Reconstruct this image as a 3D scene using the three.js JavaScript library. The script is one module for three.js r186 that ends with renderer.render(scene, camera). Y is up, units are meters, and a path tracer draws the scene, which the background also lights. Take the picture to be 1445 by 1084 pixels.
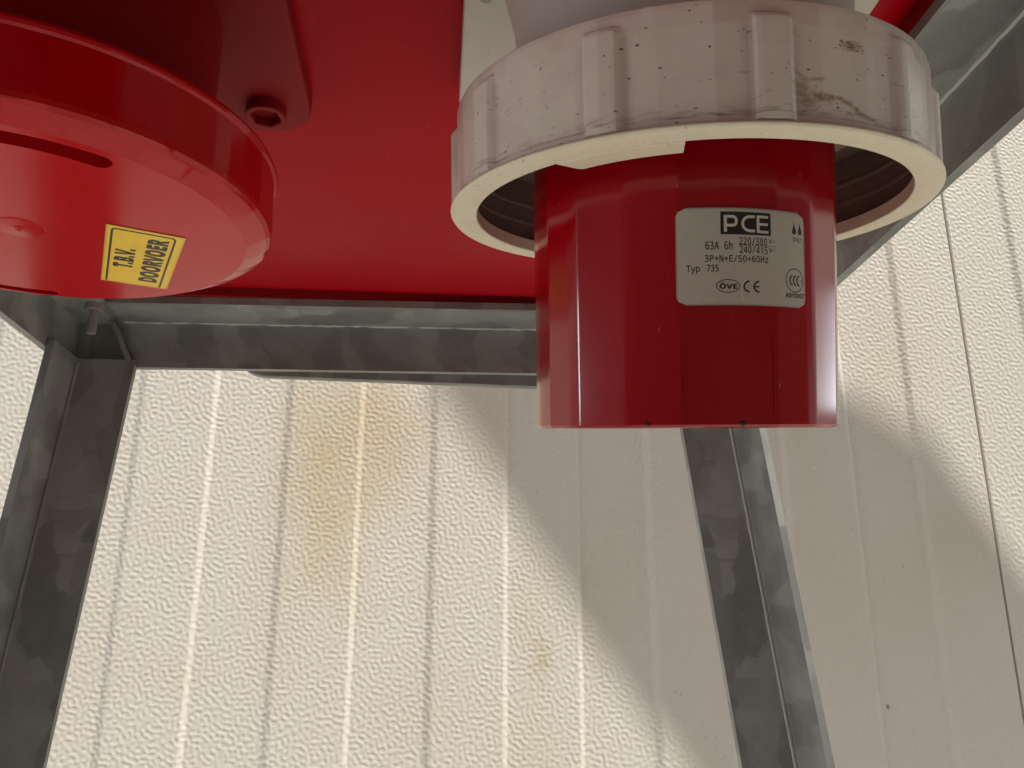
import * as THREE from 'three';
import { RoundedBoxGeometry } from 'three/addons/geometries/RoundedBoxGeometry.js';
import { RectAreaLightUniformsLib } from 'three/addons/lights/RectAreaLightUniformsLib.js';
import { mergeGeometries, mergeVertices, toCreasedNormals } from 'three/addons/utils/BufferGeometryUtils.js';

// ------------------------------------------------------------------ camera, sky, sun, exposure
const G = 0.75;                                   // height of the lens above the floor
const V = (x, y, z) => new THREE.Vector3(x, y + G, z);
const D = Math.PI / 180;
const scene = new THREE.Scene();
const camera = new THREE.PerspectiveCamera(47.12, 4 / 3, 0.01, 400);
camera.rotation.order = 'YXZ';
camera.position.copy(V(0, 0, 0));
camera.rotation.set(16.8 * D, -5 * D, 0);

const renderer = new THREE.WebGLRenderer({ antialias: true });
renderer.toneMapping = THREE.LinearToneMapping;
renderer.toneMappingExposure = 1.22;
renderer.shadowMap.enabled = true;

{ // one soft overcast sky, a little brighter overhead
  const w = 64, h = 32, data = new Float32Array(w * h * 4);
  for (let j = 0; j < h; j++) for (let i = 0; i < w; i++) {
    const e = Math.sin((j + 0.5 - h / 2) / h * Math.PI), k = (j * w + i) * 4;
    const s = 0.34 + 0.66 * Math.max(0, e);
    data[k] = s * 1.0; data[k + 1] = s * 0.985; data[k + 2] = s * 0.97; data[k + 3] = 1;
  }
  const sky = new THREE.DataTexture(data, w, h, THREE.RGBAFormat, THREE.FloatType);
  sky.mapping = THREE.EquirectangularReflectionMapping;
  sky.magFilter = sky.minFilter = THREE.LinearFilter; sky.needsUpdate = true;
  scene.background = sky; scene.environment = sky;
}
const SUN = new THREE.Vector3(0.42, 0.84, 0.34).normalize();   // towards the light: steep, from the upper right
const sun = new THREE.DirectionalLight(0xfff8ec, 3.7);
sun.position.copy(V(0, 0, -0.5)).addScaledVector(SUN, 6);
sun.target.position.copy(V(0, 0, -0.5)); scene.add(sun, sun.target);
sun.castShadow = true; sun.shadow.radius = 2.0; sun.shadow.mapSize.set(2048, 2048);
Object.assign(sun.shadow.camera, { left: -2, right: 2, top: 2, bottom: -2, near: 0.5, far: 12 });

// ------------------------------------------------------------------ helpers
let seed = 20240;
const rnd = () => { seed = (seed * 1664525 + 1013904223) >>> 0; return seed / 4294967296; };
const rr = (a, b) => a + (b - a) * rnd();
const used = {};
function numbered(name) {
  const n = used[name] = (used[name] ?? -1) + 1;
  return n ? `${name}_${String(n).padStart(3, '0')}` : name;
}
function thing(name, label, category, pos, group) {
  const o = new THREE.Group(); o.name = numbered(name); o.position.copy(pos); scene.add(o);
  o.userData = { label, category }; if (group) o.userData.group = group;
  return o;
}
function part(name, geo, mat, parent, pos, quat) {   // pos: world position of the piece; parents are never turned
  const m = new THREE.Mesh(geo, mat); m.name = name; m.castShadow = m.receiveShadow = true;
  if (pos) { m.position.copy(pos); for (let p = parent; p && p !== scene; p = p.parent) m.position.sub(p.position); }
  if (quat) m.quaternion.copy(quat);
  parent.add(m); return m;
}
function basis(ux, uy, uz) {                         // a frame whose y is the given axis, x to the right, z to the viewer
  const u = new THREE.Vector3(ux, uy, uz).normalize();
  const a = new THREE.Vector3(u.y, -u.x, 0).normalize(), b = new THREE.Vector3().crossVectors(a, u);
  return new THREE.Quaternion().setFromRotationMatrix(new THREE.Matrix4().makeBasis(a, u, b));
}
const along = (o, q, x, y, z) => new THREE.Vector3(x, y, z).applyQuaternion(q).add(o);
function boxUV(geo) {                                // uv in metres from the flattest side
  const g = geo.index ? geo.toNonIndexed() : geo, p = g.attributes.position, uv = new Float32Array(p.count * 2);
  const a = new THREE.Vector3(), b = new THREE.Vector3(), c = new THREE.Vector3();
  for (let i = 0; i < p.count; i += 3) {
    a.fromBufferAttribute(p, i); b.fromBufferAttribute(p, i + 1); c.fromBufferAttribute(p, i + 2);
    const n = b.clone().sub(a).cross(c.clone().sub(a)), x = Math.abs(n.x), y = Math.abs(n.y), z = Math.abs(n.z);
    [a, b, c].forEach((v, k) => {
      const [u, w] = x > y && x > z ? [v.z, v.y] : y > z ? [v.x, v.z] : [v.x, v.y];
      uv[(i + k) * 2] = u; uv[(i + k) * 2 + 1] = w;
    });
  }
  g.setAttribute('uv', new THREE.BufferAttribute(uv, 2)); return g;
}
function extrude(shape, depth, bevel = 0, seg = 2, curve = 24) {
  return new THREE.ExtrudeGeometry(shape, { depth, bevelEnabled: bevel > 0, bevelThickness: bevel, bevelSize: bevel, bevelOffset: -bevel, bevelSegments: seg, curveSegments: curve });
}
function tex(canvas, srgb = true, wrap = true) {
  const t = new THREE.CanvasTexture(canvas); if (srgb) t.colorSpace = THREE.SRGBColorSpace;
  t.wrapS = t.wrapT = wrap ? THREE.RepeatWrapping : THREE.ClampToEdgeWrapping; t.magFilter = THREE.LinearFilter; t.anisotropy = 8;
  return t;
}
function canvas(w, h) { const c = document.createElement('canvas'); c.width = w; c.height = h; return [c, c.getContext('2d')]; }
function lattice(n, per) {                           // periodic smooth noise on an n x n grid with per cells
  const g = new Float32Array(per * per).map(() => rnd()), out = new Float32Array(n * n);
  for (let j = 0; j < n; j++) for (let i = 0; i < n; i++) {
    const x = i / n * per, y = j / n * per, x0 = Math.floor(x), y0 = Math.floor(y);
    let fx = x - x0, fy = y - y0; fx *= fx * (3 - 2 * fx); fy *= fy * (3 - 2 * fy);
    const a = g[y0 % per * per + x0 % per], b = g[y0 % per * per + (x0 + 1) % per], c = g[(y0 + 1) % per * per + x0 % per], d = g[(y0 + 1) % per * per + (x0 + 1) % per];
    out[j * n + i] = a + (b - a) * fx + (c - a) * fy + (a - b - c + d) * fx * fy;
  }
  return out;
}
function cloudy(n, per, oct = 4) {
  const out = new Float32Array(n * n); let amp = 0.5, sum = 0;
  for (let o = 0; o < oct; o++) { const l = lattice(n, per << o); for (let i = 0; i < out.length; i++) out[i] += l[i] * amp; sum += amp; amp *= 0.5; }
  return out.map((v) => v / sum);
}
function dataTex(n, fn, srgb = false) {
  const d = new Uint8Array(n * n * 4);
  for (let i = 0; i < n * n; i++) { const v = fn(i); for (let k = 0; k < 3; k++) d[i * 4 + k] = Math.max(0, Math.min(255, Array.isArray(v) ? v[k] : v)); d[i * 4 + 3] = 255; }
  const t = new THREE.DataTexture(d, n, n); t.wrapS = t.wrapT = THREE.RepeatWrapping; t.magFilter = THREE.LinearFilter;
  if (srgb) t.colorSpace = THREE.SRGBColorSpace; t.needsUpdate = true; return t;
}
function scaled(t, perMetre) { const c = t.clone(); c.repeat.set(perMetre, perMetre); c.needsUpdate = true; return c; }
const lin = (r, g, b) => new THREE.Color().setRGB(r, g, b);

// ------------------------------------------------------------------ materials
// stucco-like embossing of the wall sheets: a field of waves of one length in every direction, flattened into worms (1 m tile)
function emboss() {
  const n = 2048, f = new Float32Array(n * n), waves = 96;
  for (let w = 0; w < waves; w++) {
    const ang = Math.PI * (w + rnd() * 0.9) / waves, k = rr(104, 228);
    const kx = Math.round(k * Math.cos(ang)), ky = Math.round(k * Math.sin(ang)), ph = rnd() * 6.283;
    const cx = new Float32Array(n), sx = new Float32Array(n), cy = new Float32Array(n), sy = new Float32Array(n);
    for (let i = 0; i < n; i++) { const t = 2 * Math.PI * i / n; cx[i] = Math.cos(kx * t + ph); sx[i] = Math.sin(kx * t + ph); cy[i] = Math.cos(ky * t); sy[i] = Math.sin(ky * t); }
    for (let j = 0; j < n; j++) { const a = cy[j], b = sy[j], o = j * n; for (let i = 0; i < n; i++) f[o + i] += cx[i] * a - sx[i] * b; }
  }
  const s = Math.sqrt(2 / waves);
  return dataTex(n, (i) => 127 + 110 * Math.tanh(0.8 * f[i] * s - 0.2));
}
const embossTex = emboss();
const cream = lin(0.705, 0.682, 0.622);
const wallMat = new THREE.MeshStandardMaterial({ color: cream, roughness: 0.55, bumpMap: embossTex, bumpScale: 0.00054 });

// galvanised steel: crystal patches of different grey
function spangle() {
  const n = 512, cells = 110, pts = [];
  for (let i = 0; i < cells; i++) pts.push([rnd() * n, rnd() * n, rr(0.45, 1.0), rr(-0.25, 0.25)]);
  const c1 = cloudy(n, 5, 5), c2 = cloudy(n, 5, 5), fine = cloudy(n, 24, 4), val = new Float32Array(n * n);
  for (let j = 0; j < n; j++) for (let i = 0; i < n; i++) {
    let best = 1e9, v = 0, wsum = 0, vs = 0; const wx = (c1[j * n + i] - 0.5) * 24, wy = (c2[j * n + i] - 0.5) * 24;
    for (const [x, y, g, sl] of pts) {
      let dx = Math.abs(i + wx - x), dy = Math.abs(j + wy - y); if (dx > n / 2) dx = n - dx; if (dy > n / 2) dy = n - dy;
      const d = Math.abs(dx + sl * dy) * 1.35 + Math.abs(dy) * 0.8; if (d < best) { best = d; v = g; } const w = Math.exp(-d * 0.22); wsum += w; vs += w * g;
    }
    val[j * n + i] = (0.65 * v + 0.35 * vs / (wsum + 1e-12)) * 0.66 + c2[j * n + i] * 0.14 + fine[j * n + i] * 0.22;
  }
  return val;
}
const sp = spangle();
const galvColor = scaled(dataTex(512, (i) => { const v = 92 + 98 * sp[i] + (rnd() - 0.5) * 12; return [v * 0.985, v, v * 0.985]; }, true), 5);
const galvRough = scaled(dataTex(512, (i) => 95 + 95 * sp[i]), 5);
const galv = new THREE.MeshStandardMaterial({ color: lin(0.76, 0.77, 0.76), map: galvColor, roughness: 0.9, roughnessMap: galvRough, metalness: 0.3 });
const filletHighlight = new THREE.MeshStandardMaterial({ color: lin(0.52, 0.52, 0.5), roughness: 0.5, metalness: 0.3 });
const galvLit = galv.clone(); galvLit.color = lin(1.25, 1.26, 1.25).multiplyScalar(0.78);  // brighter copy of galv: light on the right leg put into its colour
const weld = new THREE.MeshStandardMaterial({ color: lin(0.3, 0.29, 0.27), roughness: 0.6, metalness: 0.4 });

// red plastics: a base with fine dust and hairline scratches
function redTex(n, base, dust, scratches, specks) {
  const [c, x] = canvas(n, n), id = x.createImageData(n, n), cl = cloudy(n, 5, 5);
  for (let i = 0; i < n * n; i++) {
    const d = Math.max(0, cl[i] - 0.45) * dust + (rnd() - 0.5) * 0.03;
    for (let k = 0; k < 3; k++) id.data[i * 4 + k] = base[k] + (([205, 150, 140][k]) - base[k]) * Math.max(0, d); id.data[i * 4 + 3] = 255;
  }
  x.putImageData(id, 0, 0);
  for (let i = 0; i < scratches; i++) {
    x.strokeStyle = `rgba(${rnd() < 0.7 ? '235,150,140' : '70,0,5'},${rr(0.06, 0.3)})`; x.lineWidth = rr(0.5, 1.4);
    const a = rnd() * n, b = rnd() * n, t = rr(-0.5, 0.5) + (rnd() < 0.4 ? 1.4 : 0), l = rr(5, 46);
    x.beginPath(); x.moveTo(a, b); x.quadraticCurveTo(a + l * 0.5 * Math.cos(t) + rr(-3, 3), b + l * 0.5 * Math.sin(t) + rr(-3, 3), a + l * Math.cos(t), b + l * Math.sin(t)); x.stroke();
  }
  for (let i = 0; i < specks; i++) {
    x.fillStyle = `rgba(${rnd() < 0.6 ? '240,190,170' : '60,5,5'},${rr(0.2, 0.7)})`;
    x.beginPath(); x.ellipse(rnd() * n, rnd() * n, rr(0.5, 1.8), rr(0.4, 1.1), rnd() * 3, 0, 7); x.fill();
  }
  return tex(c);
}
const smear = cloudy(512, 4, 5);
const plasticRough = dataTex(512, (i) => 150 + 105 * (smear[i] - 0.3));
const redPanelTex = scaled(redTex(1024, [158, 0, 18], 0.1, 280, 360), 4);
const redPanel = new THREE.MeshPhysicalMaterial({ map: redPanelTex, roughness: 0.5, roughnessMap: scaled(plasticRough, 5), specularIntensity: 0.16 });
const redCapTex = scaled(redTex(1024, [176, 0, 10], 0.16, 80, 60), 8), redFaceTex = scaled(redTex(1024, [178, 8, 16], 0.3, 150, 120), 8);
const redCap = new THREE.MeshPhysicalMaterial({ map: redCapTex, roughness: 0.3, roughnessMap: scaled(plasticRough, 9), specularIntensity: 0.7 });
const redFace = new THREE.MeshPhysicalMaterial({ map: redFaceTex, roughness: 0.27, roughnessMap: scaled(plasticRough, 9), specularIntensity: 0.42 });
const redDark = new THREE.MeshPhysicalMaterial({ map: redFaceTex, color: lin(0.52, 0.5, 0.5), roughness: 0.6, specularIntensity: 0.5 });
const redShroudTex = scaled(redTex(1024, [156, 0, 14], 0.2, 210, 240), 9);
const redShroud = new THREE.MeshPhysicalMaterial({ map: redShroudTex, roughness: 0.2, roughnessMap: scaled(plasticRough, 12), ior: 1.5 });

// off-white plastic of the coupling ring, with grime and soft brown lines; u runs round the ring, v up it
const ringColor = (() => {
  const w = 2048, h = 256, [c, x] = canvas(w, h);
  x.fillStyle = 'rgb(224,216,207)'; x.fillRect(0, 0, w, h);
  for (let i = 0; i < 260; i++) { x.fillStyle = `rgba(${rnd() < 0.5 ? '188,166,156' : '214,208,200'},${rr(0.03, 0.1)})`; x.beginPath(); x.ellipse(rnd() * w, rnd() * h, rr(10, 70), rr(8, 40), rnd() * 3, 0, 7); x.fill(); }
  const U = (deg) => ((deg + 180) / 360) * w, Y = (hh) => h - hh / 0.0258 * h;
  for (let k = -6; k < 6; k++) for (const s of [-1, 1]) {           // soft brown lines along the foot of each rib
    x.lineCap = 'round'; for (const lw of [5, 9, 14, 20]) { x.strokeStyle = 'rgba(112,88,72,.03)'; x.lineWidth = lw; x.beginPath(); x.moveTo(U(0.5 + 32.727 * k + s * 4.6), Y(0.003));
    for (let q = 0; q < 8; q++) x.lineTo(U(0.5 + 32.727 * k + s * 4.6) + rr(-1.5, 1.5), Y(0.003 + q * 0.0023)); x.stroke(); }
  }
  for (let i = 0; i < 900; i++) { const a = rnd() * w, b = Y(0.0029) - rnd() ** 3 * 16; x.fillStyle = `rgba(112,92,76,${rr(0.03, 0.13)})`; x.beginPath(); x.ellipse(a, b, rr(3, 14), rr(1, 3), 0, 0, 7); x.fill(); }
  for (let i = 0; i < 300; i++) {                                       // specks and nicks
    x.fillStyle = `rgba(${rnd() < 0.7 ? '70,52,42' : '130,100,80'},${rr(0.25, 0.85)})`;
    x.beginPath(); x.ellipse(rnd() * w, rnd() * h, rr(0.5, 2.2), rr(0.4, 2.4), rnd() * 3, 0, 7); x.fill();
  }
  for (let i = 0; i < 70; i++) { x.strokeStyle = `rgba(80,60,48,${rr(0.2, 0.6)})`; x.lineWidth = rr(0.6, 1.3); const a = rnd() * w, b = rnd() * h; x.beginPath(); x.moveTo(a, b); x.quadraticCurveTo(a + rr(-7, 7), b + rr(-7, 7), a + rr(-12, 12), b + rr(-10, 10)); x.stroke(); }
  // the brown smear right of the middle rib and the scuffed patch above it
  const dab = (pts, wd, n, a) => {                       // grime dabbed along a path
    for (let i = 0; i < n; i++) {
      const t = rnd() * (pts.length - 1), k = Math.floor(t), f = t - k, p = pts[k], q = pts[k + 1] ?? p;
      const ph = p[0] + (q[0] - p[0]) * f, hh = p[1] + (q[1] - p[1]) * f;
      x.fillStyle = `rgba(${rnd() < 0.5 ? '150,130,110' : '128,108,90'},${rr(0.3, 1) * a})`;
      x.beginPath(); x.ellipse(U(ph) + rr(-1, 1) * wd, Y(hh) + rr(-1, 1) * wd * 0.8, rr(1, wd), rr(1, wd * 0.7), rnd() * 3, 0, 7); x.fill();
    }
  };
  dab([[5, 0.0098], [6, 0.0078], [8.5, 0.0066], [12, 0.0067], [9, 0.0053], [6, 0.0052], [5.4, 0.007]], 9, 190, 0.124);
  dab([[9, 0.0065], [13, 0.007], [16, 0.0063], [19, 0.0047], [23.5, 0.0033]], 4.5, 170, 0.211);
  dab([[5, 0.0112], [7, 0.0096], [11, 0.0101]], 4, 70, 0.186);
  dab([[16, 0.004], [19, 0.0046], [24, 0.0035]], 4, 70, 0.186);
  dab([[16.6, 0.0171], [19, 0.0173]], 9, 60, 0.124);
  dab([[4.6, 0.012], [4.7, 0.003]], 2.5, 60, 0.186);
  x.fillStyle = 'rgba(95,70,55,.5)'; for (let i = 0; i < 30; i++) x.fillRect(U(17.8) + rr(-18, 18), Y(0.0174) + rr(-9, 9), rr(1, 4), rr(1, 3));
  return tex(c);
})();
const ringMat = new THREE.MeshPhysicalMaterial({ map: ringColor, roughness: 0.27, ior: 1.48 });
const rimColor = (() => {
  const n = 1024, [c, x] = canvas(n, n);
  x.fillStyle = 'rgb(216,208,187)'; x.fillRect(0, 0, n, n);
  for (let i = 0; i < 500; i++) { x.fillStyle = `rgba(${rnd() < 0.5 ? '190,178,146' : '236,230,208'},${rr(0.05, 0.18)})`; x.beginPath(); x.ellipse(rnd() * n, rnd() * n, rr(3, 22), rr(2, 14), rnd() * 3, 0, 7); x.fill(); }
  for (let i = 0; i < 420; i++) { x.fillStyle = `rgba(96,80,60,${rr(0.15, 0.6)})`; x.beginPath(); x.ellipse(rnd() * n, rnd() * n, rr(0.6, 5), rr(0.5, 1.6), rnd() * 3, 0, 7); x.fill(); }
  return tex(c);
})();
const rimMat = new THREE.MeshPhysicalMaterial({ map: rimColor, roughness: 0.5 });
const housingMat = new THREE.MeshPhysicalMaterial({ map: scaled(rimColor, 7), color: lin(0.72, 0.74, 0.86), roughness: 0.45 });
const linerMat = new THREE.MeshStandardMaterial({ color: lin(0.16, 0.115, 0.095), roughness: 0.6 });
const darkMat = new THREE.MeshStandardMaterial({ color: lin(0.02, 0.018, 0.016), roughness: 0.6 });

// ------------------------------------------------------------------ the setting: floor and wall
{
  const cl = cloudy(512, 6, 5), t = scaled(dataTex(512, (i) => { const v = 188 + 60 * (cl[i] - 0.5) + (rnd() - 0.5) * 14; return [v, v * 0.985, v * 0.95]; }, true), 0.7);
  const geo = new THREE.PlaneGeometry(120, 120, 1, 1); geo.rotateX(-Math.PI / 2);
  const uv = geo.attributes.uv; for (let i = 0; i < uv.count; i++) uv.setXY(i, uv.getX(i) * 120, uv.getY(i) * 120);
  const m = part('floor', geo, new THREE.MeshStandardMaterial({ map: t, roughness: 0.8 }), scene);
  m.userData = { kind: 'structure', label: 'pale concrete floor under the stand' };
}
// the wall: sheets of thirteen shallow bands, stepped at every edge, with a joint between one sheet and the next
const WALL_Z = -0.88, PITCH = 0.07345, W0 = -0.2967;
const wall = thing('wall', 'cream insulated wall of ribbed sheets with pebbled embossing behind the stand', 'wall', V(0.1, -G, WALL_Z - 0.05));
{
  const top = 1.85, steps = ['u', 'd', 'u', 'd', 'u', 'd', 'd', 'u', 'd', 'u', 'd', 'u'];   // edges 0..11 of one sheet
  const stain = (() => {                                               // colour of the middle sheet: yellowed water stain and a few marks
    const w = 1024, h = 1024, [c, x] = canvas(w, h);                       // covers x -0.37..0.585, y -0.2..0.755
    const P = (px, py) => [(px + 0.3702) / 0.955 * w, h - (py + 0.2) / 0.955 * h];
    x.fillStyle = '#fff'; x.fillRect(0, 0, w, h);
    const blot = (px, py, rx, ry, col) => { const [a, b] = P(px, py); x.save(); x.translate(a, b); x.scale(rx, ry); const g = x.createRadialGradient(0, 0, 0, 0, 0, 1); g.addColorStop(0, col); g.addColorStop(0.55, col.replace(/[\d.]+\)$/, (v) => parseFloat(v) * 0.6 + ')')); g.addColorStop(1, col.replace(/[\d.]+\)$/, '0)')); x.fillStyle = g; x.beginPath(); x.arc(0, 0, 1, 0, 7); x.fill(); x.restore(); };
    for (let i = 0; i < 90; i++) blot(rr(-0.37, 0.58), rr(-0.2, 0.75), rr(20, 90), rr(30, 160), `rgba(${rnd() < 0.5 ? '236,226,206' : '246,242,236'},0.16)`);
    for (let i = 0; i < 46; i++) blot(-0.085 + rr(-0.06, 0.06), 0.2 + rr(-0.07, 0.07), rr(24, 64), rr(28, 80), 'rgba(226,206,160,0.06)');
    for (let i = 0; i < 30; i++) blot(-0.096 + rr(-0.026, 0.026), 0.1 + rr(-0.075, 0.07), rr(16, 36), rr(26, 64), 'rgba(224,203,154,0.06)');
    for (let i = 0; i < 60; i++) blot(rr(-0.37, 0.58), rr(-0.2, 0.7), rr(0.7, 1.8), rr(0.7, 2.4), 'rgba(140,124,104,0.35)');
    for (let i = 0; i < 9; i++) blot(0.104 + rr(-0.008, 0.008), -0.01 + rr(-0.02, 0.02), rr(5, 12), rr(6, 14), 'rgba(206,190,150,0.16)');
    blot(0.4475, -0.0535, 2.2, 3.4, 'rgba(100,86,70,0.8)');
    const t = tex(c, true, false); t.repeat.set(1 / 0.955, 1 / 0.955); t.offset.set(0.3702 / 0.955, (-0.55) / 0.955); return t;
  })();
  const stained = wallMat.clone(); stained.map = stain;
  for (const k of [-2, -1, 0, 1]) {
    const x0 = W0 + PITCH * (13 * k - 1), pts = [[x0 + 0.0011, -0.004], [x0 + 0.0014, -0.0006], [x0 + 0.0024, 0]];
    let y = 0;
    steps.forEach((s, i) => {
      const x = x0 + PITCH * (i + 1), d = s === 'u' ? 0.0032 : -0.0032, w = s === 'u' ? 0.0050 : 0.0031;
      for (let q = 0; q <= 8; q++) { const f = q / 8; pts.push([x - w + 2 * w * f, y + d * (0.5 - 0.5 * Math.cos(Math.PI * f))]); } y += d;
    });
    const xe = x0 + PITCH * 13; pts.push([xe - 0.0022, y], [xe - 0.0012, y - 0.0008], [xe - 0.001, -0.006]);
    const pos = [], uv = [], idx = [];
    pts.forEach(([x, z]) => { pos.push(x, 0, z, x, top, z); uv.push(x, 0, x, top); });
    for (let i = 0; i + 1 < pts.length; i++) { const a = i * 2; idx.push(a, a + 2, a + 1, a + 1, a + 2, a + 3); }
    const g = new THREE.BufferGeometry(); g.setAttribute('position', new THREE.Float32BufferAttribute(pos, 3)); g.setAttribute('uv', new THREE.Float32BufferAttribute(uv, 2)); g.setIndex(idx);
    const flat = g.toNonIndexed(); flat.computeVertexNormals();
    const core = part('panel', flat, k === 0 ? stained : wallMat, wall, V(0, -G, WALL_Z));
    if (k === 0) core.userData.label = 'sheet with a yellowed stain';
  }
  const g = new THREE.BoxGeometry(13 * PITCH * 4, top, 0.08); part('core', g, wallMat, wall, V(W0 + PITCH * 12, top / 2 - G, WALL_Z - 0.047));
}

{ // dark wall added unseen behind the viewer to cut the light from there
  const m = part('added_dark_wall', boxUV(new THREE.BoxGeometry(40, 3.2, 0.2)), new THREE.MeshStandardMaterial({ color: lin(0.12, 0.115, 0.11), roughness: 0.8 }), scene, V(0, 1.6 - G, 1.7));
  m.userData = { kind: 'structure', label: 'dark wall added behind the viewer to hold back light' };
}
{ // cool work light far to the left, whose streak shows on the red tube
  RectAreaLightUniformsLib.init();
  const at = V(-2.4, 0.11, -0.02), aim = V(0.05, 0.02, -0.2);
  const w = thing('work_light', 'cool white work light on a post, left of the stand and out of the picture', 'lamp', at.clone().setY(0));
  const head = new THREE.Group(); head.name = 'head'; head.position.set(0, at.y, 0); w.add(head); head.lookAt(aim.x, aim.y, aim.z);
  const steel = new THREE.MeshStandardMaterial({ color: lin(0.05, 0.05, 0.055), roughness: 0.5 });
  part('housing', new RoundedBoxGeometry(0.3, 0.52, 0.06, 3, 0.01), steel, head).position.set(0, 0, -0.033);
  part('lens', new THREE.PlaneGeometry(0.24, 0.36), new THREE.MeshStandardMaterial({ color: 0x222222, emissive: lin(0.82, 0.9, 1), emissiveIntensity: 3 }), head);
  const lamp = new THREE.RectAreaLight(lin(0.82, 0.9, 1), 14, 0.24, 0.36); lamp.position.set(0, 0, 0.004); lamp.rotation.y = Math.PI; head.add(lamp);
  part('post', new THREE.CylinderGeometry(0.02, 0.02, at.y - 0.28, 16), steel, w).position.set(0, (at.y - 0.28) / 2, 0);
  part('foot', new THREE.CylinderGeometry(0.2, 0.2, 0.02, 32), steel, w).position.set(0, 0.01, 0);
}

{ // narrow strip light by the wall, right, whose glints show on the ring and on the red tube
  const at = V(1.26, 0.33, -0.72), aim = V(0.06, 0.08, -0.2), steel = new THREE.MeshStandardMaterial({ color: lin(0.3, 0.3, 0.3), roughness: 0.5 });
  const w = thing('strip_light', 'narrow cool strip light beside the wall, right of the stand and out of the picture', 'lamp', at.clone());
  const head = new THREE.Group(); head.name = 'head'; w.add(head); head.lookAt(aim.x, aim.y, aim.z);
  part('housing', new RoundedBoxGeometry(0.1, 0.26, 0.05, 3, 0.008), steel, head).position.set(0, 0, -0.028);
  part('lens', new THREE.PlaneGeometry(0.05, 0.2), new THREE.MeshStandardMaterial({ color: 0x222222, emissive: lin(0.88, 0.94, 1), emissiveIntensity: 3 }), head);
  const lamp = new THREE.RectAreaLight(lin(0.88, 0.94, 1), 6, 0.05, 0.2); lamp.position.set(0, 0, 0.004); lamp.rotation.y = Math.PI; head.add(lamp);
  part('arm', new THREE.CylinderGeometry(0.008, 0.008, 0.13, 12).rotateX(Math.PI / 2), steel, w).position.set(0.02, 0, -0.09);
}

// ------------------------------------------------------------------ galvanised stand
const stand = thing('steel_stand', 'grey galvanised angle iron stand with splayed legs carrying the red box', 'stand', V(-0.02, -G, -0.25));
function lShape(a, b, t, r = 0.0025) {                 // L section: a along +x, b along -y, outer corner at 0,0, fillet inside
  const s = new THREE.Shape(); s.moveTo(0, 0); s.lineTo(a, 0); s.lineTo(a, -t); s.lineTo(t + r, -t);
  s.quadraticCurveTo(t, -t, t, -t - r); s.lineTo(t, -b); s.lineTo(0, -b); s.closePath(); return s;
}
function angleIron(a, b, t, len) { const g = extrude(lShape(a, b, t), len - 0.0012, 0.0006, 1, 6); g.translate(0, 0, 0.0006); return boxUV(g); }
function flip(g) {                                    // turn the faces round after a mirroring matrix (not indexed)
  const q = g.attributes.position.array, u = g.attributes.uv.array;
  for (let i = 0; i < q.length; i += 9) for (let k = 0; k < 3; k++) { const t = q[i + 3 + k]; q[i + 3 + k] = q[i + 6 + k]; q[i + 6 + k] = t; }
  for (let i = 0; i < u.length; i += 6) for (let k = 0; k < 2; k++) { const t = u[i + 2 + k]; u[i + 2 + k] = u[i + 4 + k]; u[i + 4 + k] = t; }
}
function orient(g, ax, ay, az, o) {
  const m = new THREE.Matrix4().makeBasis(ax, ay, az).setPosition(o); g.applyMatrix4(m);
  if (m.determinant() < 0) flip(g);
  return toCreasedNormals(g, 0.6);
}
const X = new THREE.Vector3(1, 0, 0), Yv = new THREE.Vector3(0, 1, 0), Z = new THREE.Vector3(0, 0, 1);
const TOP = 0.184, TH = 0.004;
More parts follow.
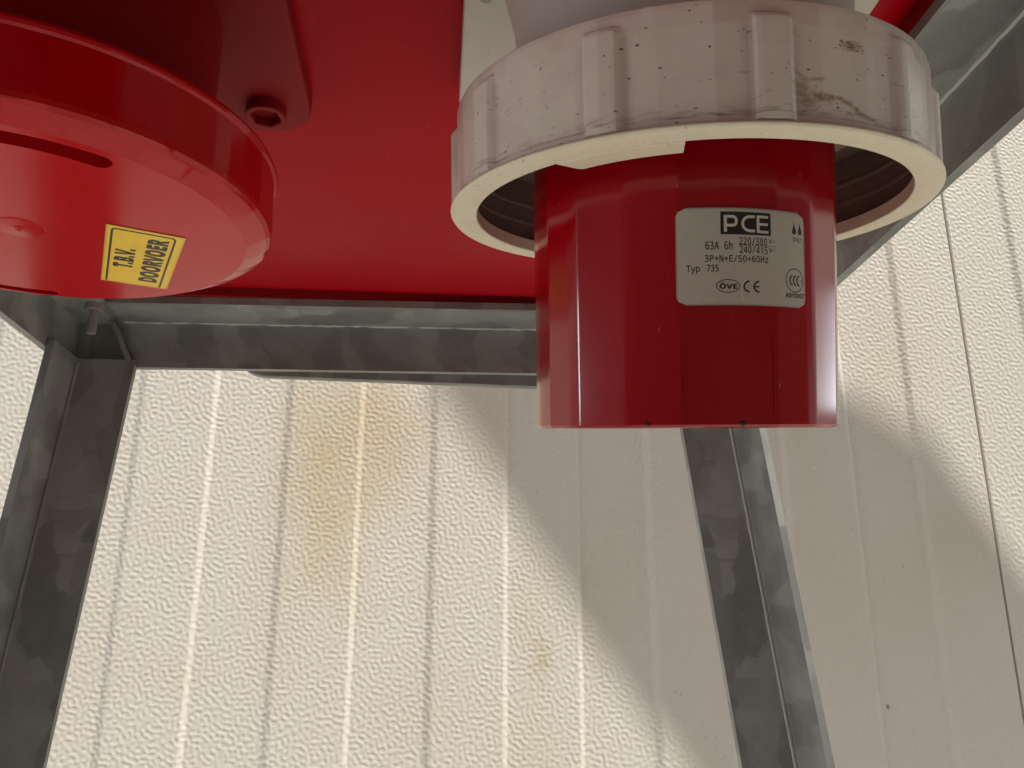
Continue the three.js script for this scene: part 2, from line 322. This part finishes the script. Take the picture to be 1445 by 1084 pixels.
{
  // rear rail: horizontal leg towards the viewer, vertical leg hanging at the back; the left end is coped
  const rz = Math.atan(0.036), ax = new THREE.Vector3(Math.cos(rz), 0, -Math.sin(rz)).negate(), back = new THREE.Vector3(-Math.sin(rz), 0, -Math.cos(rz));
  const dir = new THREE.Vector3(Math.cos(rz), 0, Math.sin(rz)), fwd = new THREE.Vector3(-Math.sin(rz), 0, Math.cos(rz));
  const s = lShape(0.0335, 0.0312, TH);
  const g = angleIron(0.0335, 0.0312, TH, 0.346);
  { // cut the hanging leg back along a slant at its left end
    const p = g.attributes.position; for (let i = 0; i < p.count; i++) if (p.getZ(i) < 0.01 && p.getY(i) < -0.006) p.setZ(i, p.getZ(i) + (-p.getY(i) - 0.004) * 0.6);
    }
  const o = V(-0.186, TOP, -0.4945);
  part('rail', orient(g, fwd, Yv, dir.clone(), new THREE.Vector3()), galv, stand, o);
  // closing plate behind the coped end
  part('corner_plate', boxUV(new THREE.BoxGeometry(0.045, 0.0285, 0.003)), galv, stand, V(-0.184, 0.1685, -0.4975));
  // weld bead along the cope
  const w = new THREE.CatmullRomCurve3([V(-0.1855, 0.1785, -0.4885), V(-0.181, 0.171, -0.4878), V(-0.1775, 0.163, -0.488), V(-0.1735, 0.1555, -0.488)]);
  const wg = new THREE.TubeGeometry(w, 40, 0.0016, 8), p = wg.attributes.position; wg.translate(0, -G, 0).translate(0, G, 0);
  for (let i = 0; i < p.count; i++) { const k = Math.floor(i / 9); p.setXYZ(i, p.getX(i) + Math.sin(k * 1.9) * 0.0003, p.getY(i) + Math.cos(k * 2.3) * 0.0003, p.getZ(i)); }
  wg.translate(-stand.position.x, -stand.position.y, -stand.position.z);
  part('weld_bead', wg, weld, stand);
  // side rails towards the viewer, hanging leg on the outside
  const L = 0.62;
  part('rail', orient(angleIron(0.03, 0.0312, TH, L), X.clone().negate(), Yv, Z.clone().negate(), new THREE.Vector3()), galv, stand, V(0.1735, TOP, 0.124));
  part('rail', orient(angleIron(0.03, 0.0312, TH, L), X, Yv, Z, new THREE.Vector3()), galv, stand, V(-0.2103, TOP, -0.4965));
  part('rail', orient(angleIron(0.03, 0.0312, TH, 0.374), Z.clone().negate(), Yv, X, new THREE.Vector3()), galv, stand, V(-0.2055, TOP - 0.0005, 0.1245));
  // legs: angle irons that open to the viewer and lean outwards
  function leg(px, py, pz, sx, lean, yaw, toBack, mat = galv) {
    const len = 0.945;
    const g0 = extrude(lShape(0.0355, 0.0355, 0.004), len, 0.0006, 1, 6); boxUV(g0);
    const g = boxUV(g0);
    // section x -> inward, section y -> towards the viewer, length -> down
    const inw = new THREE.Vector3(-sx, 0, 0).applyAxisAngle(Yv, yaw), near = new THREE.Vector3(0, 0, toBack).applyAxisAngle(Yv, yaw);
    const down = new THREE.Vector3(sx * Math.tan(lean), -1, 0).normalize();
    part('leg', orient(g, inw, near.clone().negate(), down, new THREE.Vector3()), mat, stand, V(px, py, pz));
  }
  leg(-0.2058, 0.1565, -0.4925, -1, 5.1 * D, 0, 1);
  leg(0.1726, 0.1565, -0.4925, 1, 6.75 * D, 5 * D, 1, galvLit);
  leg(-0.2058, 0.1565, 0.1205, -1, 5.1 * D, 0, -1);
  leg(0.1690, 0.1565, 0.1205, 1, 5.4 * D, 0, -1);
  // lumpy bead in the inner corners, pale to paint in the fillet highlight
  function seam(a, b, r) {
    const n = Math.round(a.distanceTo(b) / 0.004), pts = []; for (let i = 0; i <= n; i++) pts.push(a.clone().lerp(b, i / n).add(new THREE.Vector3(rr(-1, 1), rr(-1, 1), rr(-1, 1)).multiplyScalar(r > 0.0012 ? 0.0001 : 0.0002)));
    const g = new THREE.TubeGeometry(new THREE.CatmullRomCurve3(pts), n * 2, r, 6); g.translate(-stand.position.x, -stand.position.y, -stand.position.z);
    part('seam', g, r > 0.0014 ? galv : filletHighlight, stand);
  }
  const dn = (x, y, z, sx, lean, l) => [V(x, y, z), V(x + sx * Math.tan(lean) * l, y - l, z)];
  seam(...dn(-0.2014, 0.154, -0.4881, -1, 5.1 * D, 0.5), 0.0015);
  seam(...dn(0.1678, 0.154, -0.4885, 1, 6.75 * D, 0.5), 0.0013);
  seam(V(-0.18, 0.1797, -0.4901), V(0.155, 0.1797, -0.478), 0.0008);
  seam(V(0.1692, 0.1798, -0.47), V(0.1692, 0.1798, 0.05), 0.0010);
  // flat strip behind the rear rail
  const strip = new THREE.Shape(); strip.moveTo(-0.118, 0.178); strip.lineTo(-0.118, 0.165); strip.quadraticCurveTo(-0.115, 0.1592, -0.104, 0.1583); strip.lineTo(0.12, 0.1549); strip.lineTo(0.12, 0.178); strip.closePath();
  part('flat_strip', boxUV(extrude(strip, 0.004, 0.0006, 1)), galv, stand, V(0, 0, -0.524));
  // threaded bolt end and nut that stick out of the corner
  const bolt = part('bolt', new THREE.CylinderGeometry(0.0025, 0.0023, 0.016, 20), galv, stand, V(-0.1868, 0.171, -0.464));
  part('nut', new THREE.CylinderGeometry(0.0048, 0.0048, 0.004, 6), weld, bolt, V(-0.1868, 0.1785, -0.464));
}

// ------------------------------------------------------------------ red distribution box on the stand
const box = thing('distribution_box', 'large red plastic box with flat underside carrying both connectors', 'box', V(-0.02, 0.186, -0.17));
{
  const g = new RoundedBoxGeometry(0.3445, 0.3, 0.571, 8, 0.028); boxUV(g);
  part('body', boxUV(g), redPanel, box, V(-0.01625, 0.186 + 0.15, -0.185));
}

{
  const b = box;
  part('gasket', boxUV(new THREE.BoxGeometry(0.36, 0.0128, 0.0135)), redDark, b, V(-0.016, 0.1906, -0.4628));
  for (const x of [-0.1875, 0.1512]) part('gasket', boxUV(new THREE.BoxGeometry(0.014, 0.0128, 0.56)), redDark, b, V(x, 0.1905, -0.18));
}

// ------------------------------------------------------------------ socket with closed red cap, left
const socket = thing('capped_socket', 'large round red socket with closed screw cap and yellow warning sticker, left of the photo', 'socket', V(-0.1136, 0.186, -0.216));
{
  const q = basis(-0.0092, 0.9985, 0.0548), c = V(-0.1136, 0.1092, -0.226);
  // mounting flange with rounded corners
  const fl = new THREE.Shape(), x0 = -0.181, x1 = -0.0465, z0 = 0.146, z1 = 0.285, r = 0.015;   // y of the shape = distance from the viewer
  fl.moveTo(x0 + r, z0); fl.lineTo(x1 - r, z0); fl.absarc(x1 - r, z0 + r, r, -Math.PI / 2, 0); fl.lineTo(x1, z1 - r); fl.absarc(x1 - r, z1 - r, r, 0, Math.PI / 2); fl.lineTo(x0 + r, z1); fl.absarc(x0 + r, z1 - r, r, Math.PI / 2, Math.PI); fl.lineTo(x0, z0 + r); fl.absarc(x0 + r, z0 + r, r, Math.PI, Math.PI * 1.5);
  const fg = extrude(fl, 0.006, 0.0012, 3); fg.rotateX(-Math.PI / 2);
  const flange = part('flange', boxUV(fg), redDark, socket, V(0, 0.1803, 0));
  for (const [bx, bz] of [[-0.0615, -0.27], [-0.166, -0.27], [-0.0615, -0.161], [-0.166, -0.161]]) {
    const hex = new THREE.Shape(), hole = new THREE.Path(); hex.absarc(0, 0, 0.0069, 0, Math.PI * 2);
    for (let k = 0; k < 6; k++) hole[k ? 'lineTo' : 'moveTo'](0.0053 * Math.cos(k * Math.PI / 3 + 0.35), 0.0053 * Math.sin(k * Math.PI / 3 + 0.35)); hole.closePath(); hex.holes.push(hole);
    const hg = extrude(hex, 0.005, 0.0006, 2, 32); hg.rotateX(-Math.PI / 2);
    const b = part('bolt', hg, redDark, flange, V(bx, 0.1756, bz));
    const dg = new THREE.CylinderGeometry(0.0064, 0.0064, 0.001, 24);
    b.geometry = mergeGeometries([hg.toNonIndexed(), dg.toNonIndexed().translate(0, 0.0032, 0)]);
  }
  part('body', new THREE.CylinderGeometry(0.0466, 0.0466, 0.072, 96), redDark, socket, V(-0.1136, 0.151, -0.2236));
  // cap: outer wall, face plate with arc slots, floor of the slots
  const prof = [[0.0586, 0.00002], [0.0592, 0.0003], [0.064, 0.0025], [0.0651, 0.0034], [0.0655, 0.0046], [0.0655, 0.006], [0.0654, 0.0075], [0.0654, 0.009], [0.0654, 0.012], [0.0653, 0.0195], [0.0661, 0.02], [0.0664, 0.0208], [0.066, 0.0218], [0.0640, 0.0222], [0.047, 0.0222], [0.047, 0.0062], [0.0586, 0.0062]].map(([a, b]) => new THREE.Vector2(a, b));
  const N = 240, wallG = toCreasedNormals(new THREE.LatheGeometry(prof, N), 0.7);
  { // faint grip swellings on the wall
    const p = wallG.attributes.position;
    for (let i = 0; i < p.count; i++) {
      const x = p.getX(i), y = p.getY(i), z = p.getZ(i), rad = Math.hypot(x, z); if (rad < 0.063 || y < 0.0026) continue;
      let a = ((Math.atan2(x, z) / D + 360 + 4) % 32.7) - 16.35; const f = Math.exp(-((a / 3.4) ** 4)) * 0.0007 * (y < 0.019 ? 1 : 0) * Math.min(1, Math.max(0, (y - 0.0046) / 0.004));
      p.setXYZ(i, x * (1 + f / rad), y, z * (1 + f / rad));
    }
  }
  const cap = part('cap', boxUV(wallG), redCap, socket, c, q); cap.userData.label = 'glossy red screw cap';
  const face = new THREE.Shape(); face.absarc(0, 0, 0.0586, 0, Math.PI * 2);
  const slot = (a0, a1, r0, r1) => {
    const h = new THREE.Path(), m = (r1 - r0) / 2, c0 = (r0 + r1) / 2;
    h.absarc(0, 0, r1, a0 * D, a1 * D, false); h.absarc(c0 * Math.cos(a1 * D), c0 * Math.sin(a1 * D), m, a1 * D, a1 * D + Math.PI, false);
    h.absarc(0, 0, r0, a1 * D, a0 * D, true); h.absarc(c0 * Math.cos(a0 * D), c0 * Math.sin(a0 * D), m, a0 * D + Math.PI, a0 * D + Math.PI * 2, false); h.closePath(); face.holes.push(h);
  };
  // shape y points away from the viewer after the turn below
  slot(-122, -49, 0.0495, 0.0557); slot(104, 152, 0.0535, 0.0575);
  const fcg = extrude(face, 0.005, 0, 1, 160); fcg.rotateX(-Math.PI / 2);       // y 0..0.005, face at y = 0
  part('face', boxUV(fcg), redFace, cap, c, null);
  part('slot_floor', boxUV(new THREE.CylinderGeometry(0.0584, 0.0584, 0.001, 96).translate(0, 0.0056, 0)), redDark, cap, c, null);
  const boss = new THREE.LatheGeometry([[0, 0.0], [0.0008, -0.0008], [0.0016, -0.0004], [0.002, -0.0002], [0.0062, -0.0002], [0.0066, 0.0002]].map(([a, b]) => new THREE.Vector2(a, b)).reverse(), 64);
  part('boss', boxUV(boss), redFace, cap, c, null);
  // sticker on the face
  const W = 512, H = 760, [cv, x] = canvas(W, H);            // drawn upright: text runs along the width... turned onto the face below
  x.fillStyle = '#ecc433'; x.fillRect(0, 0, W, H);
  for (let i = 0; i < 160; i++) { x.fillStyle = `rgba(${rnd() < 0.5 ? '214,170,20' : '244,214,110'},${rr(0.04, 0.12)})`; x.beginPath(); x.ellipse(rnd() * W, rnd() * H, rr(10, 60), rr(10, 60), 0, 0, 7); x.fill(); }
  // local frame: u to the right of the photo, v up; the words run upwards
  x.strokeStyle = '#1c1a0a'; x.lineJoin = 'round'; x.lineWidth = 15; x.beginPath(); x.moveTo(40, H - 14); x.lineTo(40, 60); x.quadraticCurveTo(40, 34, 66, 34); x.lineTo(W - 92, 34); x.quadraticCurveTo(W - 62, 34, W - 62, 66); x.lineTo(W - 62, H - 10); x.stroke();
  x.fillStyle = '#1c1a0a'; x.textBaseline = 'alphabetic';
  const up = (t, px, py, len, size) => { x.save(); x.translate(px, py); x.rotate(-Math.PI / 2); x.font = 'bold 100px sans-serif'; const w = x.measureText(t).width; x.scale(len / w, size / 72); x.fillText(t, 0, 0); x.lineWidth = 8; x.strokeStyle = '#1c1a0a'; x.strokeText(t, 0, 0); x.restore(); };
  up('T.B.V.', 208, 520, 268, 128); up('DOORVOER', 410, 690, 610, 128);
  for (const lw of [34, 18, 8]) { x.strokeStyle = 'rgba(150,96,30,.14)'; x.lineWidth = lw; x.strokeRect(0, 0, W, H); }
  for (let i = 0; i < 60; i++) { x.fillStyle = `rgba(${rnd() < 0.5 ? '250,232,160' : '110,84,20'},${rr(0.15, 0.5)})`; x.fillRect(rnd() * W, rnd() * H, rr(1, 5), rr(1, 3)); }
  const stickerMat = new THREE.MeshPhysicalMaterial({ map: tex(cv, true, false), roughness: 0.42 });
  // corners on the face in (right, towards viewer): measured as a sheet slightly askew
  const Q = [[0.0241, 0.0045], [0.0427, -0.004], [0.0252, -0.0471], [0.0073, -0.0394]], n = 8, pos = [], uv = [], idx = [];
  for (let j = 0; j <= n; j++) for (let i = 0; i <= n; i++) {
    const s = i / n, t = j / n, p = [0, 1].map((k) => Q[0][k] * (1 - s) * (1 - t) + Q[1][k] * s * (1 - t) + Q[2][k] * s * t + Q[3][k] * (1 - s) * t);
    pos.push(p[0], -0.0002, p[1]); uv.push(s, 1 - t);
    if (i < n && j < n) { const a = j * (n + 1) + i; idx.push(a, a + 1, a + n + 1, a + 1, a + n + 2, a + n + 1); }
  }
  const sg = new THREE.BufferGeometry(); sg.setAttribute('position', new THREE.Float32BufferAttribute(pos, 3)); sg.setAttribute('uv', new THREE.Float32BufferAttribute(uv, 2)); sg.setIndex(idx); sg.computeVertexNormals();
  const st = part('sticker', sg, stickerMat, cap, c, null); st.userData.label = 'yellow sticker with black capital letters';
}

// ------------------------------------------------------------------ appliance inlet with white coupling ring, right
const inlet = thing('power_inlet', 'round red plug inlet with white coupling ring and printed rating label, right of the photo', 'inlet', V(0.0637, 0.186, -0.18));
{
  const qs = basis(-0.026, 0.9705, 0.2395), cs = V(0.05802, 0.0502, -0.19807);      // red shroud
  const qr = basis(-0.0357, 0.9785, 0.2029), cr = V(0.0584, 0.1005, -0.1871);     // ring hangs a little askew
  // square white housing flange
  const fl = new THREE.Shape(), x0 = 0.0046, x1 = 0.1228, z0 = 0.13, z1 = 0.262, r = 0.004;
  fl.moveTo(x0 + r, z0); fl.lineTo(x1 - r, z0); fl.absarc(x1 - r, z0 + r, r, -Math.PI / 2, 0); fl.lineTo(x1, z1 - r); fl.absarc(x1 - r, z1 - r, r, 0, Math.PI / 2); fl.lineTo(x0 + r, z1); fl.absarc(x0 + r, z1 - r, r, Math.PI / 2, Math.PI); fl.lineTo(x0, z0 + r); fl.absarc(x0 + r, z0 + r, r, Math.PI, Math.PI * 1.5);
  const fg = extrude(fl, 0.008, 0.0008, 2); fg.rotateX(-Math.PI / 2);
  const housing = part('housing', boxUV(fg), housingMat, inlet, V(0, 0.178, 0)); housing.userData.label = 'square off-white mounting flange';
  for (const [bx, bz] of [[0.0108, -0.2075], [0.1166, -0.2075]]) part('screw', new THREE.CylinderGeometry(0.0019, 0.0019, 0.0014, 20), weld, housing, V(bx, 0.1776, bz));
  const neck = new THREE.LatheGeometry([[0.0395, 0], [0.0395, 0.014], [0.0405, 0.026], [0.0435, 0.038], [0.049, 0.048], [0.0575, 0.058], [0.0575, 0.064]].map(([a, b]) => new THREE.Vector2(a, b)), 96);
  part('neck', neck, housingMat, inlet, along(cr, qr, 0, 0.0215, 0), qr);
  // shroud: open tube, slightly tapered, rounded mouth
  const sp_ = [[0.0312, 0.09], [0.0312, 0.0006], [0.0316, 0.0001], [0.0334, 0], [0.0341, 0.0002], [0.0345, 0.0007], [0.0352, 0.075], [0.0352, 0.09]].map(([a, b]) => new THREE.Vector2(a, b));
  const shg = toCreasedNormals(new THREE.LatheGeometry(sp_, 160), 0.6), suv = shg.attributes.uv; for (let i = 0; i < suv.count; i++) suv.setXY(i, suv.getX(i) * 0.22, suv.getY(i) * 0.14);
  const shroud = part('shroud', shg, redShroud, inlet, cs, qs); shroud.userData.label = 'glossy red tube';
  part('contact_plate', new THREE.CylinderGeometry(0.0312, 0.0312, 0.004, 64), darkMat, shroud, cs.clone().add(new THREE.Vector3(0, 0.05, 0)), null).position.set(0, 0.05, 0);
  for (const [a, h, l] of [[-15.5, 0.012, 0.018], [15, 0.011, 0.016]]) { const g = new THREE.BoxGeometry(0.00035, l, 0.0002), m = part('mould_line', g, redShroud, shroud); m.position.set(0.03476 * Math.sin(a * D), h, 0.03476 * Math.cos(a * D)); m.rotation.y = a * D; }
  // two nicks in the mouth
  for (const [a, w] of [[-28.3, 0.0016], [2.8, 0.0019]]) { const g = new THREE.ConeGeometry(w * 0.4, 0.0012, 5); g.rotateZ(1.2); const m = part('nick', g, darkMat, shroud); m.position.set(0.0345 * Math.sin(a * D), 0.0010, 0.0345 * Math.cos(a * D)); }
  // ring
  const R0 = 0.0547, prof = [[0.0503, 0.0032], [0.0503, 0.0002], [0.0505, 0], [0.0555, 0], [0.0562, 0.0002], [0.0565, 0.0006], [0.0565, 0.0009], [0.0562, 0.0012], [0.0552, 0.0014], [R0, 0.0017], [R0, 0.0032], [R0, 0.006], [R0, 0.009], [R0, 0.0125], [R0, 0.016], [R0, 0.0185], [R0, 0.0197], [R0, 0.0206], [R0, 0.0214], [R0, 0.0222], [R0, 0.0235], [0.0544, 0.0246], [0.0537, 0.0252], [0.0525, 0.0254], [0.047, 0.0254], [0.047, 0.021], [0.0532, 0.021], [0.0532, 0.0150], [0.0529, 0.0146], [0.0529, 0.0138], [0.0532, 0.0134], [0.0532, 0.0100], [0.0529, 0.0096], [0.0529, 0.0088], [0.0532, 0.0084], [0.0532, 0.0036], [0.0503, 0.0032]];
  const N = 528, rimEnd = 7;
  const build = (from, to, planar) => {
    const pos = [], uv = [], idx = [], m = to - from + 1;
    for (let j = from; j <= to; j++) for (let i = 0; i <= N; i++) {
      const a = -Math.PI + 2 * Math.PI * i / N; let [rad, h] = prof[j];
      if (rad === R0) {
        let d = ((a / D - 0.5 + 720) % 32.727); if (d > 16.36) d -= 32.727; d = Math.abs(d);
        const f = 1 - Math.min(1, Math.max(0, (d - 2.3) / 2.4)), s = f * f * (3 - 2 * f), e = Math.min(1, Math.max(0, (0.0220 - h) / 0.0012));
        rad += 0.0017 * s * Math.sqrt(e) * (0.9 + 0.1 * Math.cos(d / 4.5 * 1.57));
      }
      pos.push(rad * Math.sin(a), h, rad * Math.cos(a)); uv.push(...(planar ? [rad * Math.sin(a) * 9, rad * Math.cos(a) * 9] : [i / N, h / 0.0258]));
      if (i < N && j < to) { const k = (j - from) * (N + 1) + i; idx.push(k, k + 1, k + N + 1, k + 1, k + N + 2, k + N + 1); }
    }
    const g = new THREE.BufferGeometry(); g.setAttribute('position', new THREE.Float32BufferAttribute(pos, 3)); g.setAttribute('uv', new THREE.Float32BufferAttribute(uv, 2)); g.setIndex(idx);
    return toCreasedNormals(g, 0.6);
  };
  const ring = part('coupling_ring', build(8, 25, false), ringMat, inlet, cr, qr); ring.userData.label = 'off-white grip ring stained with grime';
  part('rim', build(0, 8, true), rimMat, ring);
  part('liner', build(25, 36, true), linerMat, ring);
  const tab = new THREE.Shape(); tab.moveTo(0.0508 * Math.sin(-46.2 * D), 0.0508 * Math.cos(-46.2 * D)); tab.lineTo(0.0458 * Math.sin(-44.5 * D), 0.0458 * Math.cos(-44.5 * D));
  for (let k = 0; k <= 12; k++) { const a = (-43.4 + k * (43.4 - 16.9) / 12) * D; tab.lineTo(0.0446 * Math.sin(a), 0.0446 * Math.cos(a)); }
  tab.lineTo(0.0508 * Math.sin(-16.4 * D), 0.0508 * Math.cos(-16.4 * D)); for (let k = 1; k < 10; k++) { const a = (-16.4 - k * 2.98) * D; tab.lineTo(0.0508 * Math.sin(a), 0.0508 * Math.cos(a)); } tab.closePath();
  const tg = extrude(tab, 0.0026, 0.0004, 2); tg.rotateX(Math.PI / 2).translate(0, 0.0027, 0); { const g = boxUV(tg), u = g.attributes.uv; for (let i = 0; i < u.count; i++) u.setXY(i, u.getX(i) * 9, u.getY(i) * 9); part('tab', g, rimMat, ring); }
  // rating label, bent round the shroud
  const W = 1024, H = 700, [cv, x] = canvas(W, H), P = (px, py) => [(px - 148) / (1338 - 148) * W, (py - 95) / (1018 - 95) * H];
  x.fillStyle = '#bdb2a8'; x.fillRect(0, 0, W, H);
  for (let i = 0; i < 200; i++) { x.fillStyle = `rgba(${['196,176,166', '180,172,160', '200,192,184'][i % 3]},${rr(0.05, 0.14)})`; x.beginPath(); x.ellipse(rnd() * W, rnd() * H, rr(8, 80), rr(6, 40), rnd() * 3, 0, 7); x.fill(); }
  for (let i = 0; i < 90; i++) { x.fillStyle = `rgba(70,60,55,${rr(0.1, 0.45)})`; x.fillRect(rnd() * W, rnd() * H, rr(1, 3), rr(1, 3)); }
  const ink = '#24201f'; x.fillStyle = ink; x.strokeStyle = ink; x.lineCap = 'round'; x.lineJoin = 'round';
  const line = (lw, ...pts) => { x.lineWidth = lw; x.beginPath(); pts.forEach(([a, b], i) => x[i ? 'lineTo' : 'moveTo'](...P(a, b))); x.stroke(); };
  { const [a, b] = P(517, 132), [c, d] = P(965, 348); x.fillRect(a, b, c - a, d - b); }
  x.strokeStyle = '#cfc5bc'; x.lineCap = 'butt';
  line(23, [558, 326], [558, 168]); { x.lineWidth = 21; const [a, b] = P(558, 178), [c, d] = P(640, 262); x.beginPath(); x.moveTo(a, b); x.lineTo(c - 20, b); x.quadraticCurveTo(c + 10, b, c + 10, (b + d) / 2); x.quadraticCurveTo(c + 10, d, c - 20, d); x.lineTo(a, d); x.stroke(); }
  { x.lineWidth = 21; const [a, b] = P(815, 168), [, d] = P(815, 316), [l] = P(695, 0); x.beginPath(); x.moveTo(a, b + 5); x.lineTo(a - 30, b + 5); x.bezierCurveTo(l - 12, b + 6, l - 12, d - 4, a - 30, d - 4); x.lineTo(a, d - 4); x.stroke(); }
  line(22, [845, 326], [845, 160]); line(19, [845, 172], [942, 172]); line(19, [845, 243], [938, 243]); line(19, [845, 315], [942, 315]);
  x.strokeStyle = ink; x.fillStyle = ink; x.lineCap = 'round';
  for (const [px, s] of [[1215, 1], [1283, 0.94]]) { const [a, b] = P(px, 282), r = 21 * s, [, t] = P(px, 180); x.beginPath(); x.moveTo(a, t); x.quadraticCurveTo(a + 5, b - 40, a + r, b - 8); x.arc(a, b, r, -0.35, Math.PI + 0.35); x.quadraticCurveTo(a - 5, b - 40, a, t); x.fill(); }
  const txt = (t, px, py, wpx, hpx, font = 'monospace', weight = '') => { const [a, b] = P(px, py), [e] = P(px + wpx, py), [, f] = P(px, py + hpx); x.save(); x.translate(a, b); x.font = `${weight} 100px ${font}`; const w = x.measureText(t).width; x.scale((e - a) / w, (f - b) / 72); x.fillText(t, 0, 0); x.lineWidth = 4; x.strokeText(t, 0, 0); x.restore(); };
  txt('IP67', 1198, 380, 102, 42, 'sans-serif');
  txt('63A 6h', 386, 490, 234, 72); txt('220/380', 672, 442, 258, 66); txt('240/415', 672, 522, 262, 66); txt('V~', 940, 420, 70, 40); txt('V~', 942, 506, 70, 40);
  line(3, [672, 446], [1010, 446]);
  txt('3P+N+E/50+60Hz', 380, 606, 560, 60); txt('Typ', 230, 700, 116, 60); txt('735', 396, 700, 104, 64);
  { const [a, b] = P(574, 836), [c] = P(672, 0), [, d] = P(0, 896); x.lineWidth = 6; x.beginPath(); x.ellipse(a, b, c - a, d - b, 0, 0, 7); x.stroke(); }
  txt('ÖVE', 497, 862, 158, 46, 'sans-serif', 'bold');
  x.lineWidth = 13; x.lineCap = 'butt'; for (const px of [768, 856]) { const [a, b] = P(px, 838), [, d] = P(0, 890); x.beginPath(); x.ellipse(a, b, (d - b) * 1.28, d - b, 0, Math.PI * 0.56, Math.PI * 1.44); x.stroke(); } line(10, [803, 838], [845, 838]);
  { const [a, b] = P(1212, 754), [, d] = P(0, 866); x.lineWidth = 7; x.beginPath(); x.arc(a, b, d - b, 0, 7); x.stroke(); x.lineWidth = 13; for (const px of [1200, 1240, 1280]) { const [e, f] = P(px, 756); x.beginPath(); x.ellipse(e, f, 38, 38, 0, Math.PI * 0.6, Math.PI * 1.4); x.stroke(); } line(8, [1293, 742], [1293, 776]); }
  txt('A010307', 1105, 922, 220, 44, 'sans-serif', 'bold');
  x.strokeStyle = 'rgba(214,204,196,.75)'; for (let i = 0; i < 46; i++) { x.lineWidth = rr(1, 2.5); const [a, b] = P(rr(840, 1010), rr(380, 530)); x.beginPath(); x.moveTo(a, b); x.lineTo(a + rr(-8, 8), b + rr(-14, 14)); x.stroke(); }
  for (let i = 0; i < 150; i++) { x.strokeStyle = `rgba(192,181,172,${rr(0.2, 0.7)})`; x.lineWidth = rr(0.8, 2.2); const a = rr(0, W), b = rr(H * 0.28, H * 0.7); x.beginPath(); x.moveTo(a, b); x.lineTo(a + rr(4, 30), b + rr(-2, 2)); x.stroke(); }
  for (let i = 0; i < 26; i++) { x.strokeStyle = `rgba(${rnd() < 0.5 ? '226,218,210' : '120,106,98'},${rr(0.15, 0.5)})`; x.lineWidth = rr(0.8, 2); const a = rnd() * W, b = rnd() * H, t = rr(-1.2, 0.4), l = rr(10, 70); x.beginPath(); x.moveTo(a, b); x.lineTo(a + l * Math.cos(t), b + l * Math.sin(t)); x.stroke(); }  // scuffs; the pale strokes also paint in small glints
  x.strokeStyle = 'rgba(232,226,220,.55)'; x.lineWidth = 7; x.beginPath(); x.moveTo(W * 0.5, H * 0.72); x.quadraticCurveTo(W * 0.44, H * 0.78, W * 0.46, H * 0.95); x.stroke();
  for (const lw of [26, 14, 6]) { x.strokeStyle = 'rgba(96,70,62,.16)'; x.lineWidth = lw; x.strokeRect(0, 0, W, H); }
  const labelMat = new THREE.MeshPhysicalMaterial({ map: tex(cv, true, false), roughness: 0.36 });
  const a0 = -17.9, a1 = 29.0, h0 = 0.0243, h1 = 0.0439, rad = 0.0351, nx = 48, ny = 24, cornr = 0.0021, pos = [], uv = [], idx = [];
  const arc = (a1 - a0) * D * rad;
  for (let j = 0; j <= ny; j++) for (let i = 0; i <= nx; i++) {
    let s = i / nx, t = j / ny; const y = t * (h1 - h0), edge = Math.min(y, h1 - h0 - y);
    const ins = edge < cornr ? (cornr - Math.sqrt(Math.max(0, cornr ** 2 - (cornr - edge) ** 2))) / arc : 0; s = ins + s * (1 - 2 * ins);
    const a = (a0 + (a1 - a0) * s) * D; pos.push(rad * Math.sin(a), h0 + y, rad * Math.cos(a)); uv.push(s, t);
    if (i < nx && j < ny) { const k = j * (nx + 1) + i; idx.push(k, k + 1, k + nx + 1, k + 1, k + nx + 2, k + nx + 1); }
  }
  const lg = new THREE.BufferGeometry(); lg.setAttribute('position', new THREE.Float32BufferAttribute(pos, 3)); lg.setAttribute('uv', new THREE.Float32BufferAttribute(uv, 2)); lg.setIndex(idx); lg.computeVertexNormals();
  part('rating_label', lg, labelMat, shroud, null, null).userData.label = 'grey-white label printed with maker letters and ratings';
}

// ------------------------------------------------------------------ added unseen board, shaped so that its shade falls on the wall
{
  const at = (x, y) => { const z = -0.62 + (y + 0.25) / 0.48 * 0.12, t = (z - WALL_Z) / SUN.z; return V(x + SUN.x * t, y + SUN.y * t, z); };
  const c = [[-0.012, 0.262], [0.44, 0.24], [0.513, 0.19], [0.60, 0.033], [0.735, -0.25], [0.345, -0.25]].map(([x, y]) => at(x, y));
  const o = c.reduce((s, p) => s.add(p), new THREE.Vector3()).multiplyScalar(1 / c.length);
  const n = c[1].clone().sub(c[0]).cross(c[4].clone().sub(c[0])).normalize(); if (n.z < 0) n.negate();
  const ex = c[1].clone().sub(c[0]).normalize(), ey = n.clone().cross(ex);
  const s = new THREE.Shape(c.map((p) => { const d = p.clone().sub(o); return new THREE.Vector2(d.dot(ex), d.dot(ey)); }));
  const g = extrude(s, 0.012, 0.001, 1); g.translate(0, 0, -0.012).applyMatrix4(new THREE.Matrix4().makeBasis(ex, ey, n));
  const b = thing('added_shade_board', 'added unseen grey board above the stand, shaped to shade the wall', 'board', o);
  part('plate', boxUV(g), galv, b, o);
  for (const k of [0.55, 0.97]) { const p = c[3].clone().lerp(c[4], k).lerp(o, 0.03), q = p.clone().setZ(WALL_Z - 0.004), cg = new THREE.CylinderGeometry(0.004, 0.004, p.distanceTo(q), 10); cg.rotateX(Math.PI / 2); part('bracket', cg, galv, b, p.clone().lerp(q, 0.5)); }
}
renderer.render(scene, camera);
